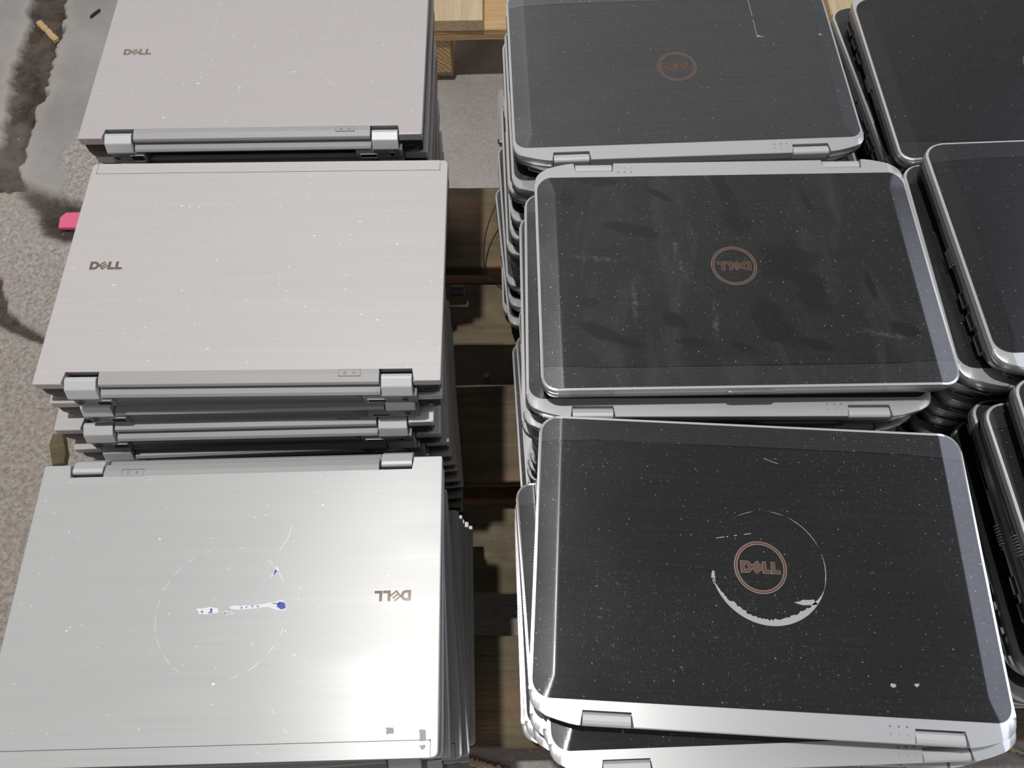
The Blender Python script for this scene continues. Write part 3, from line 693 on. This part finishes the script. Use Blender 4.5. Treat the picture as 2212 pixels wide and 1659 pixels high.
def strip_parts(o):
    """extra marks go on after copying, so a copy never inherits them"""

# ------------------------------------------------------------------ marks on single lids
rnd = random.Random(11)
def lid_of(key, k=0):
    return [c for c in TOPS[(key, k)].children if c.name.startswith('lid')][0]
def strokes(bm, pts, w, z):
    for (a, b) in zip(pts, pts[1:]):
        a, b = Vector(a), Vector(b); d = (b - a).normalized(); n = Vector((-d.y, d.x)) * w / 2
        q = [a + n, b + n, b - n, a - n]
        prism(bm, [(v.x, v.y) for v in q], z - .0003, z)
def dashes(bm, a, b, w, z, fill=.6, step=.004):
    a, b = Vector(a), Vector(b); L = (b - a).length; t = 0
    while t < L:
        s = rnd.uniform(.3, 1.3) * step
        if rnd.random() < fill: strokes(bm, [a.lerp(b, t / L), a.lerp(b, min(1, (t + s) / L))], w * rnd.uniform(.6, 1.3), z)
        t += s
def blob(bm, cx, cy, rx, ry, z, n=14, jag=.3, rot=0.0, mi=0):
    ca, sa = math.cos(rot), math.sin(rot); pts = []
    for k in range(n):
        a = 2 * math.pi * k / n; r = 1 + rnd.uniform(-jag, jag)
        x, y = rx * r * math.cos(a), ry * r * math.sin(a); pts.append((cx + x * ca - y * sa, cy + x * sa + y * ca))
    prism(bm, pts, z - .0003, z, mi=mi)
ZS = T + .00012
# far silver lid: pale scratch lines and the ghost of a rectangular sticker
bm = bmesh.new()
dashes(bm, (.022, .010), (.078, -.052), .00035, ZS, .8, .005)
dashes(bm, (-.055, .013), (-.056, .10), .00028, ZS, .45); dashes(bm, (.067, .015), (.068, .10), .00035, ZS, .6); dashes(bm, (.058, .014), (.067, .015), .0003, ZS, .8, .003)
obj('scratch', mesh_of('scratch', bm, M['scratch'], 0), lid_of('A'), 'pale scratches and sticker outline')
bm = bmesh.new(); 
for x, y in ((-.061, -.045), (-.018, -.052), (.034, -.031), (-.088, -.09)): blob(bm, x, y, .0011, .0008, ZS)
obj('lint_fleck', mesh_of('lint_fleck', bm, M['paper'], 0), lid_of('A'))
bm = bmesh.new()
for x, y in ((-.028, -.084), (-.12, -.02), (.05, .03), (.112, -.058), (.09, .045), (-.075, .065), (.125, .02)): blob(bm, x, y, .0010, .0007, ZS)
obj('lint_fleck', mesh_of('lint_fleck', bm, M['paper'], 0), lid_of('B'))
# near silver lid (this laptop lies turned round, so its x and y run against the picture)
bm = bmesh.new()
CX, CY = .0022, .0088
for a0, a1 in ((-74, -66), (-60, -50), (-46, -34), (-31, -18), (-15, -2), (1, 17), (20, 33), (36, 48), (52, 58), (104, 112), (120, 133), (140, 150), (158, 166), (205, 217), (224, 232), (255, 262)):
    bm = bmesh.new(); ring(bm, CX, CY, .0506, .05085, T - .0002, ZS, a0, a1, 14)
    obj('outline_dash', mesh_of('outline_dash', bm, M['scratch'], 0), lid_of('C'))

def rag(bm, pts, mi=0, dz=0.0, jag=.00045, per=3):
    out = []
    for a, b in zip(pts, pts[1:] + pts[:1]):
        for k in range(per):
            p = Vector(a).lerp(Vector(b), k / per); out.append((p.x + rnd.uniform(-jag, jag), p.y + rnd.uniform(-jag, jag)))
    prism(bm, out, T - .0002, ZS + dz, mi=mi)
bm = bmesh.new()
rag(bm, [(.0222, .0060), (.0195, .0096), (.0128, .0106), (.0045, .0096), (.0058, .0062), (.0108, .0050), (.0168, .0056)])
rag(bm, [(.0022, .0092), (-.0024, .0106), (-.0074, .0106), (-.0060, .0092), (-.0016, .0084)])
rag(bm, [(-.0032, .0055), (-.0062, .0044), (-.0152, .0045), (-.0303, .0035), (-.0373, .0026), (-.0430, .0010), (-.0466, .0020), (-.0482, .0074), (-.0446, .0092), (-.0342, .0062), (-.0212, .0071), (-.0052, .0070)])
rag(bm, [(-.0330, -.0165), (-.0400, -.0222), (-.0366, -.0258)], per=2)
for p in ([(.0190, .0086), (.0168, .0070), (.0162, .0094)], [(.0100, .0090), (.0096, .0062), (.0112, .0060), (.0110, .0090)], [(.0124, .0094), (.0086, .0094), (.0086, .0088), (.0124, .0088)], [(-.0000, .0100), (-.0060, .0100), (-.0058, .0095), (.0004, .0094)],
          [(-.0120, .0066), (-.0128, .0052), (-.0140, .0066)], [(-.0160, .0052), (-.0166, .0066), (-.0176, .0052)], [(-.0205, .0048), (-.0212, .0062), (-.0222, .0050)], [(-.0248, .0046), (-.0250, .0060), (-.0268, .0058)], [(-.0362, .0036), (-.0418, .0044), (-.0420, .0036), (-.0380, .0030)],
          [(-.0418, .0020), (-.0462, .0030), (-.0474, .0072), (-.0442, .0084), (-.0400, .0058)], [(-.0348, -.0180), (-.0380, -.0216), (-.0364, -.0236)]):
    rag(bm, p, 1, .00006, .0002, 2)
obj('sticker_scrap', mesh_of('sticker_scrap', bm, [M['paper'], M['ink']], 0), lid_of('C'), 'torn white paper scraps with blue print')
bm = bmesh.new(); strokes(bm, [(-.0380, -.0385), (-.0440, -.0480), (-.0462, -.0580)], .0003, ZS)
dashes(bm, (.035, -.015), (.012, -.013), .00025, ZS, .3); dashes(bm, (-.04, .075), (-.06, .10), .0003, ZS, .5)
for x, y in ((-.1265, -.0161), (.0014, .0615), (.06, -.05), (-.07, -.075), (.12, .02)): blob(bm, x, y, .0010, .0007, ZS)
obj('lint_fleck', mesh_of('lint_fleck', bm, M['scratch'], 0), lid_of('C'))
bm = bmesh.new(); rag(bm, [(-.1535, .0965), (-.1585, .0965), (-.1585, .1045), (-.1540, .1040)]); rag(bm, [(-.1540, .1070), (-.1580, .1066), (-.1582, .1095), (-.1560, .1100)]); rag(bm, [(-.1290, .0950), (-.1345, .0945), (-.1350, .0985), (-.1300, .0990)])
obj('glue_patch', mesh_of('glue_patch', bm, M['residue'], 0), lid_of('C'))
# far dark lid: corner of a peeled label, pale scuffs
bm = bmesh.new(); strokes(bm, [(.0912, .102), (.0916, .072)], .0005, ZS + .0002); strokes(bm, [(.0916, .066), (.0917, .0405)], .0005, ZS + .0002)
rag(bm, [(.0917, .0425), (.0950, .0408), (.1000, .0398), (.0940, .0396), (.0916, .0396)], dz=.0002)
for a in ((.1539, .0470, .0035, .0014, -.4), (.1590, .0409, .0026, .0011, -.5), (.1487, .0401, .0020, .0010, .3), (.1493, .0641, .0022, .0011, -.6), (.1480, .088, .0016, .0022, 0)): blob(bm, a[0], a[1], a[2], a[3], ZS - .0000, rot=a[4])
obj('label_residue', mesh_of('label_residue', bm, M['residue'], 0), lid_of('D'), 'pale label edge and scuffs')
# near dark lid: ring of white glue left by a round sticker
bm = bmesh.new(); FX, FY = .0058, .0008
ring(bm, FX, FY, .0400, .0446, T - .0002, ZS + .0002, 196, 338, 70, .0011, rnd)
obj('sticker_residue', mesh_of('sticker_residue', bm, M['residue'], 0), lid_of('F'), 'white glue ring of a peeled round sticker'); bm = bmesh.new()
ring(bm, FX, FY, .0441, .0446, T - .0002, ZS + .0002, -22, 16, 30, .0002, rnd); ring(bm, FX, FY, .0442, .0446, T - .0002, ZS + .0002, 22, 66, 40, .0001, rnd); ring(bm, FX, FY, .0443, .0446, T - .0002, ZS + .0002, 68, 84, 12, .0001, rnd)
ring(bm, FX, FY, .0443, .0446, T - .0002, ZS + .0002, 100, 118, 12, .0001, rnd)
obj('sticker_outline', mesh_of('sticker_outline', bm, M['residue'], 0), lid_of('F')); bm = bmesh.new()
bm.free()
def fpiece(name, fn, label=None):
    bm = bmesh.new(); fn(bm); obj(name, mesh_of(name, bm, M['residue'], 0), lid_of('F'), label)
fpiece('sticker_residue', lambda b: rag(b, [(.0235, -.0255), (.0300, -.0235), (.0385, -.0225), (.0415, -.0262), (.0300, -.0276)], dz=.0002))
fpiece('sticker_residue', lambda b: blob(b, -.0370, -.0080, .0016, .0030, ZS + .0002, jag=.5)); fpiece('sticker_residue', lambda b: blob(b, -.0366, -.0118, .0010, .0022, ZS + .0002, jag=.5))
for x, y, r in ((.0898, -.0814, .0016), (.1067, -.0802, .0012)): fpiece('pale_spot', lambda b: blob(b, x, y, r * 1.5, r, ZS + .0002))
fpiece('scratch', lambda b: dashes(b, (-.033, .0215), (-.005, .0265), .0006, ZS + .0002, .25, .003)); fpiece('scratch', lambda b: strokes(b, [(.0100, .0905), (.0150, .0885), (.0215, .0862)], .0004, ZS + .0002))
bm = bmesh.new()
for a in ((.0428, -.0127, .0045, .0017, .3), (.0445, -.0070, .0012, .0045, .2), (.0205, -.0085, .0050, .0012, .1), (.0312, -.0875, .0030, .0018, 0), (.0290, -.083, .0016, .0012, 0)): blob(bm, a[0], a[1], a[2], a[3], ZS + .0001, rot=a[4], jag=.45)
obj('scuff', mesh_of('scuff', bm, M['residue'], 0), lid_of('G'), 'pale scuffs')
bm = bmesh.new()
for a in ((-.1330, .0830, .0030, .0018, .3), (-.1300, .0715, .0022, .0014, .1), (-.1360, .0900, .0010, .0007, 0)): blob(bm, a[0], a[1], a[2], a[3], ZS + .0001, rot=a[4], jag=.4)
obj('scuff', mesh_of('scuff', bm, M['residue'], 0), lid_of('I', 1), 'pale scuffs')

# ------------------------------------------------------------------ floor
def poly_d(poly, x, y):
    """signed distance to a closed outline, positive inside"""
    inside = False; best = 9
    for (x0, y0), (x1, y1) in zip(poly, poly[1:] + poly[:1]):
        if (y0 > y) != (y1 > y) and x < (x1 - x0) * (y - y0) / (y1 - y0) + x0: inside = not inside
        dx, dy = x1 - x0, y1 - y0; t = max(0, min(1, ((x - x0) * dx + (y - y0) * dy) / (dx * dx + dy * dy + 1e-12)))
        best = min(best, math.hypot(x - x0 - t * dx, y - y0 - t * dy))
    return best if inside else -best
CHAN = [(-1.02, 1.75), (-1.00, 1.55), (-.983, 1.434), (-.970, 1.352), (-.974, 1.287), (-.972, 1.224), (-.960, 1.175), (-.947, 1.07), (-.950, 1.025), (-1.0, .96), (-1.08, .93), (-1.08, .915), (-.99, .925), (-.925, .935), (-.896, .936),
        (-.886, .95), (-.887, .981), (-.896, 1.058), (-.895, 1.138), (-.890, 1.174), (-.897, 1.223), (-.897, 1.285), (-.897, 1.35), (-.914, 1.432), (-.925, 1.55), (-.93, 1.75)]
BRAN = [(-.893, .955), (-.841, .935), (-.795, .916), (-.74, .893), (-.64, .86), (-.64, .80), (-.735, .822), (-.773, .820), (-.808, .835), (-.832, .865), (-.859, .907), (-.887, .938)]
CR3 = [(-1.0, .80), (-.895, .775), (-.866, .752), (-.853, .715), (-.838, .683), (-.804, .660), (-.772, .639), (-.70, .60), (-.70, .593), (-.775, .627), (-.815, .643), (-.858, .662), (-.90, .69), (-1.0, .70)]
SCREED = [(-1.6, 2.4), (-1.6, .95), (-1.1, .935), (-.9, .95), (-.885, .951), (-.80, .922), (-.795, .95), (-.825, .99), (-.815, 1.03), (-.800, 1.075), (-.79, 1.10), (-.70, 1.12), (1.6, 1.10), (1.6, 2.4)]
def floor_at(x, y):
    j = Vector((x * 28, y * 28, 0)); w = noise.noise(j) * .012 + noise.noise(j * 3.1) * .006
    j2 = Vector((x * 28 + 9, y * 28 + 5, 3)); w2 = noise.noise(j2) * .012 + noise.noise(j2 * 3.1) * .005
    xx, yy = x + w, y + w2
    left = x < -.5
    d1 = poly_d(CHAN, xx, yy) if left else -1; d2 = poly_d(BRAN, x + w * .7, y + w2 * .35) if left else -1; d3 = poly_d(CR3, x + w * .4, y + w2 * .4) if left else -1
    ds = poly_d(SCREED, xx, yy)
    def st(d, w_): t = max(0, min(1, d / w_ + .5)); return t * t * (3 - 2 * t)
    m1, m3 = st(d1, .007), st(d3, .006)
    # the branch has a sharp upper lip and fades out downwards
    lip = 1.0 if d2 > 0 else 0.0
    m2 = 0
    if d2 > -.03:
        up = .955 + (x + .893) * -.40                # line of the lip
        m2 = st(d2, .022); depth2 = max(0, 1 - (up - y) / .10)
    screed = st(ds, .012)
    rough = (1 - screed) if left else .28
    z = .0035 * screed * (1 if left else 0) - .017 * m1 - .008 * m3 - ((.016 * m2 * depth2) if m2 else 0)
    n3 = noise.noise(Vector((x * 70, y * 70, 2))) ; n4 = noise.noise(Vector((x * 120, y * 120, 7))); n5 = noise.noise(Vector((x * 14, y * 14, 4)))
    z += (n3 * .0030 + n4 * .0022) * (rough + .35 * m1) + n5 * .0012
    mud = max(m1 * (.95 + .25 * noise.noise(Vector((x * 20, y * 20, 11)))), m2 * .95, m3 * .9)
    halo = max([0] + [1 - abs(d) / w_ for d, w_ in ((d1, .03), (d2, .02), (d3, .018)) if d < 0]) * (1 - mud) if left else 0
    return z, max(0, min(1, mud)), max(0, min(1, rough)), max(0, min(.7, halo * .5 + .3 * max(0, noise.noise(Vector((x * 6, y * 6, 31))))))
def grid_floor():
    xs = [-3.0, -2.0, -1.5] ; x = -1.25
    while x < -.5: xs.append(x); x += .0042
    while x < .8: xs.append(x); x += .02
    xs += [1.2, 2.0, 3.5]
    ys = [-2.5, -1.5, -.8]; y = -.5
    while y < 0: ys.append(y); y += .05
    while y < 1.62: ys.append(y); y += .0046
    ys += [1.75, 2.0, 2.5, 3.5, 5.0]
    vs, cols = [], []
    for y in ys:
        for x in xs:
            z, m, r_, dd = floor_at(x, y); vs.append((x, y, z)); cols += [m, r_, dd, 1]
    nx = len(xs); fs = [(j * nx + i, j * nx + i + 1, (j + 1) * nx + i + 1, (j + 1) * nx + i) for j in range(len(ys) - 1) for i in range(nx - 1)]
    me = bpy.data.meshes.new('floor'); me.from_pydata(vs, [], fs)
    a = me.color_attributes.new('wear', 'FLOAT_COLOR', 'POINT'); a.data.foreach_set('color', cols)
    for p in me.polygons: p.use_smooth = True
    me.materials.append(M['concrete']); me.update()
    return me
tag(obj('floor', grid_floor()), kind='structure')

# ------------------------------------------------------------------ pallets
def plank(bm, x0, x1, y0, y1, z0, z1, seed, axis='x', jag=.0022):
    """sawn board with slightly wandering edges"""
    r_ = random.Random(seed); n = 22
    L0, L1 = (x0, x1) if axis == 'x' else (y0, y1)
    W0, W1 = (y0, y1) if axis == 'x' else (x0, x1)
    rows = []
    for i in range(n + 1):
        t = L0 + (L1 - L0) * i / n
        a = W0 + r_.uniform(-jag, jag) * .6; b = W1 + r_.uniform(-jag, jag) * .6
        za = z1 + r_.uniform(-.0006, .0006); c = .0018
        prof = [(a, z0), (b, z0), (b, za - c), (b - c, za), (a + c, za), (a, za - c)]
        rows.append([bm.verts.new((t, p, q) if axis == 'x' else (p, t, q)) for p, q in prof])
    for A, B in zip(rows, rows[1:]):
        for k in range(6): bm.faces.new((A[k], A[(k+1) % 6], B[(k+1) % 6], B[k]))
    bm.faces.new(rows[0][::-1]); bm.faces.new(rows[-1])
p1 = empty('pallet', (.045, .415, 0), 0, 'worn wooden pallet on the concrete under the near laptop stacks', 'pallet', 'wooden pallets')
def part(name, parent, mat, ox, oy, *a, label=None, **k):
    bm = bmesh.new(); plank(bm, *a, **k); bm.transform(Matrix.Translation((-ox, -oy, 0)))
    return obj(name, mesh_of(name, bm, mat), parent, label)
PX0, PX1 = -.555, .645
DECK = [(.661, .809, 'wood'), (.530, .630, 'wood'), (.327, .465, 'wood'), (.183, .290, 'wood'), (.012, .134, 'wood')]
for i, (a, b, m) in enumerate(DECK): part('deck_board', p1, M[m], .045, .415, PX0, PX1, a, b, .122, .144, 100 + i)
for i, (a, b) in enumerate(((-.555, -.455), (-.40 + .365, .11), (.545, .645))):
    if i == 1: a, b = .10, .245
    part('stringer_board', p1, M['wood_red'], .045, .415, a, b, .012, .809, .1, .1218, 120 + i, axis='y')
for i, (a, b) in enumerate(((.709, .809), (.340, .485), (.012, .112))):
    part('bottom_board', p1, M['wood_red'], .045, .415, PX0, PX1, a, b, 0.0012, .022, 130 + i)
for i, (a, b) in enumerate(((-.555, -.455), (.10, .245), (.545, .645))):
    for j, (c, d) in enumerate(((.709, .809), (.340, .485), (.012, .112))):
        bm = bmesh.new(); box(bm, a - .045, b - .045, c - .415, d - .415, .0222, .0998, .0015); obj('block', mesh_of('block', bm, M['wood_red']), p1)
# far pallet, turned a quarter: deck boards run away from the viewer
p2 = empty('pallet', (.30, 1.78, 0), 0, 'pale wooden pallet beyond the laptops, its sawn ends towards the gap', 'pallet', 'wooden pallets')
QY0, QY1 = 1.181, 2.38
for i, (a, b) in enumerate(((-.190, -.041), (.06, .16), (.24, .385), (.44, .54), (.575, .72))):
    part('deck_board', p2, M['wood_new'], .30, 1.78, a, b, QY0, QY1, .122, .144, 140 + i, axis='y')
for i, (a, b) in enumerate(((1.183, 1.283), (1.71, 1.855), (2.28, 2.38))):
    part('stringer_board', p2, M['wood_orange'], .30, 1.78, -.205, .79, a, b, .1, .1218, 150 + i)
for i, (a, b) in enumerate(((-.205, -.104), (.22, .365), (.68, .78))):
    part('bottom_board', p2, M['wood_new'], .30, 1.78, a, b, 1.2, 2.38, .0012, .022, 160 + i, axis='y')
    for j, (c, d) in enumerate(((1.186, 1.286), (1.71, 1.855), (2.28, 2.38))):
        bm = bmesh.new(); box(bm, a - .30, b - .30, c - 1.78, d - 1.78, .0222 if j else .0222, .0998, .002); obj('block', mesh_of('block', bm, M['wood_end']), p2)

# ------------------------------------------------------------------ small things
def tube(name, pts, r, mat):
    cu = bpy.data.curves.new(name, 'CURVE'); cu.dimensions = '3D'; cu.bevel_depth = r; cu.bevel_resolution = 3; cu.resolution_u = 10
    sp = cu.splines.new('BEZIER'); sp.bezier_points.add(len(pts) - 1)
    for b, p in zip(sp.bezier_points, pts): b.co = p; b.handle_left_type = b.handle_right_type = 'AUTO'
    o = bpy.data.objects.new(name, cu); dg = bpy.context.evaluated_depsgraph_get()
    COL.objects.link(o); me = bpy.data.meshes.new_from_object(o.evaluated_get(bpy.context.evaluated_depsgraph_get())); COL.objects.unlink(o); bpy.data.objects.remove(o)
    me.materials.clear(); me.materials.append(mat)
    for p in me.polygons: p.use_smooth = True
    return obj(name, me)
tag(tube('cable', [(-0.011, 0.749, 0.224), (-0.01, 0.746, 0.209), (-0.022, 0.725, 0.199), (-0.033, 0.699, 0.184), (-0.038, 0.673, 0.169), (-0.037, 0.649, 0.156), (-0.03, 0.636, 0.148), (-0.019, 0.626, 0.152), (-0.007, 0.612, 0.164), (-0.002, 0.606, 0.169)], .0009, M['cable']), 'thin black cable looping out of the far dark stack over the pallet', 'cable')

def free(name, bm, mat, loc, rz, label, cat, tilt=0.0):
    o = obj(name, mesh_of(name, bm, mat)); o.location = loc; o.rotation_euler = (tilt, 0, rz); tag(o, label, cat); return o
bm = bmesh.new(); prism(bm, [(-.030, -.016), (.030, -.021), (.035, .014), (-.022, .016), (-.031, .006)], 0, .007, .001, 0)
free('plastic_scrap', bm, M['pink'], (-.760, .868, -.003), .05, 'bright pink plastic scrap lying in the dirty floor crack', 'scrap', .0)
bm = bmesh.new(); plank(bm, -.036, .036, -.006, .006, 0, .007, 5)
free('wood_stick', bm, M['wood_orange'], (-.932, 1.348, -.010), -.82, 'short broken stick lying in the muddy floor channel', 'stick')
bm = bmesh.new(); prism(bm, [(-.010, -.024), (.008, -.026), (.012, -.010), (.010, .024), (-.006, .028), (-.012, .010)], 0, .009, .003, 0)
free('wood_chip', bm, M['wood'], (-.690, .434, .0012), .30, 'tan wood chip on rough concrete left of the silver stacks', 'chip')
bm = bmesh.new(); prism(bm, [(-.012, -.004), (.0, -.0015), (.013, .001), (.016, .006), (.002, .0045), (-.010, .001)], 0, .003)
free('crumb', bm, M['line'], (-.838, 1.381, .0045), .75, 'dark crumb on the smooth concrete near the top left', 'crumb')
bm = bmesh.new(); prism(bm, [(-.006, -.002), (.001, -.004), (.007, 0), (.003, .001), (.002, .004), (-.001, .0015)], 0, .002)
free('foil_scrap', bm, M['paper'], (-.041, .551, .0015), .4, 'tiny white foil scrap on the concrete between two deck boards', 'scrap')
bm = bmesh.new(); plank(bm, -.030, .030, -.004, .004, 0, .004, 8, jag=.004)
free('wood_splinter', bm, M['wood_new'], (-.040, -.006, .0012), -.25, 'pale wood splinter on the floor at the end of the gap', 'splinter')
bm = bmesh.new(); plank(bm, -.035, .035, -.003, .003, 0, .004, 9, jag=.004)
free('wood_splinter', bm, M['wood_new'], (.640, .002, .0012), -.35, 'pale wood splinter on the floor at the bottom right corner', 'splinter')

# things that stick out of single laptops
def add_part(key, k, name, bm, mat, label, world_loc, rz=0.0):
    root = TOPS[(key, k)]
    o = obj(name, mesh_of(name, bm, mat), root, label)
    a = root.rotation_euler.z; d = Vector(world_loc) - root.location; c_, s_ = math.cos(a), math.sin(a); q = root.scale.z
    o.location = (d.x * c_ + d.y * s_, -d.x * s_ + d.y * c_, d.z / q); o.rotation_euler = (0, 0, rz - a); return o
bm = bmesh.new(); box(bm, -.0012, .014, -.045, .045, -.004, .0040, .0006); box(bm, -.0030, -.0010, -.040, .038, -.0050, .0046, .0004)
add_part('D', 5, 'drive_tray', bm, M['drive'], 'pale metal drive tray sliding out', (-.0105, .755, .347))
bm = bmesh.new(); box(bm, -.0022, .0022, -.017, .017, -.005, .0056, .0006)
add_part('D', 5, 'tray_latch', bm, M['black'], 'black tray latch', (-.0050, .742, .3480))
bm = bmesh.new(); cyl(bm, (0, 0, 0), .0062, .014, 'x', 20); 
add_part('B', 4, 'plug', bm, M['black'], 'round black plug', (-.0565, .452, .409))
bm = bmesh.new(); box(bm, -.012, .010, -.0012, .0012, -.0010, .0010, .0004); box(bm, .0085, .0105, -.001, .006, -.001, .001, .0004)
add_part('B', 4, 'bent_clip', bm, M['port'], 'bent metal clip', (-.0555, .437, .402))
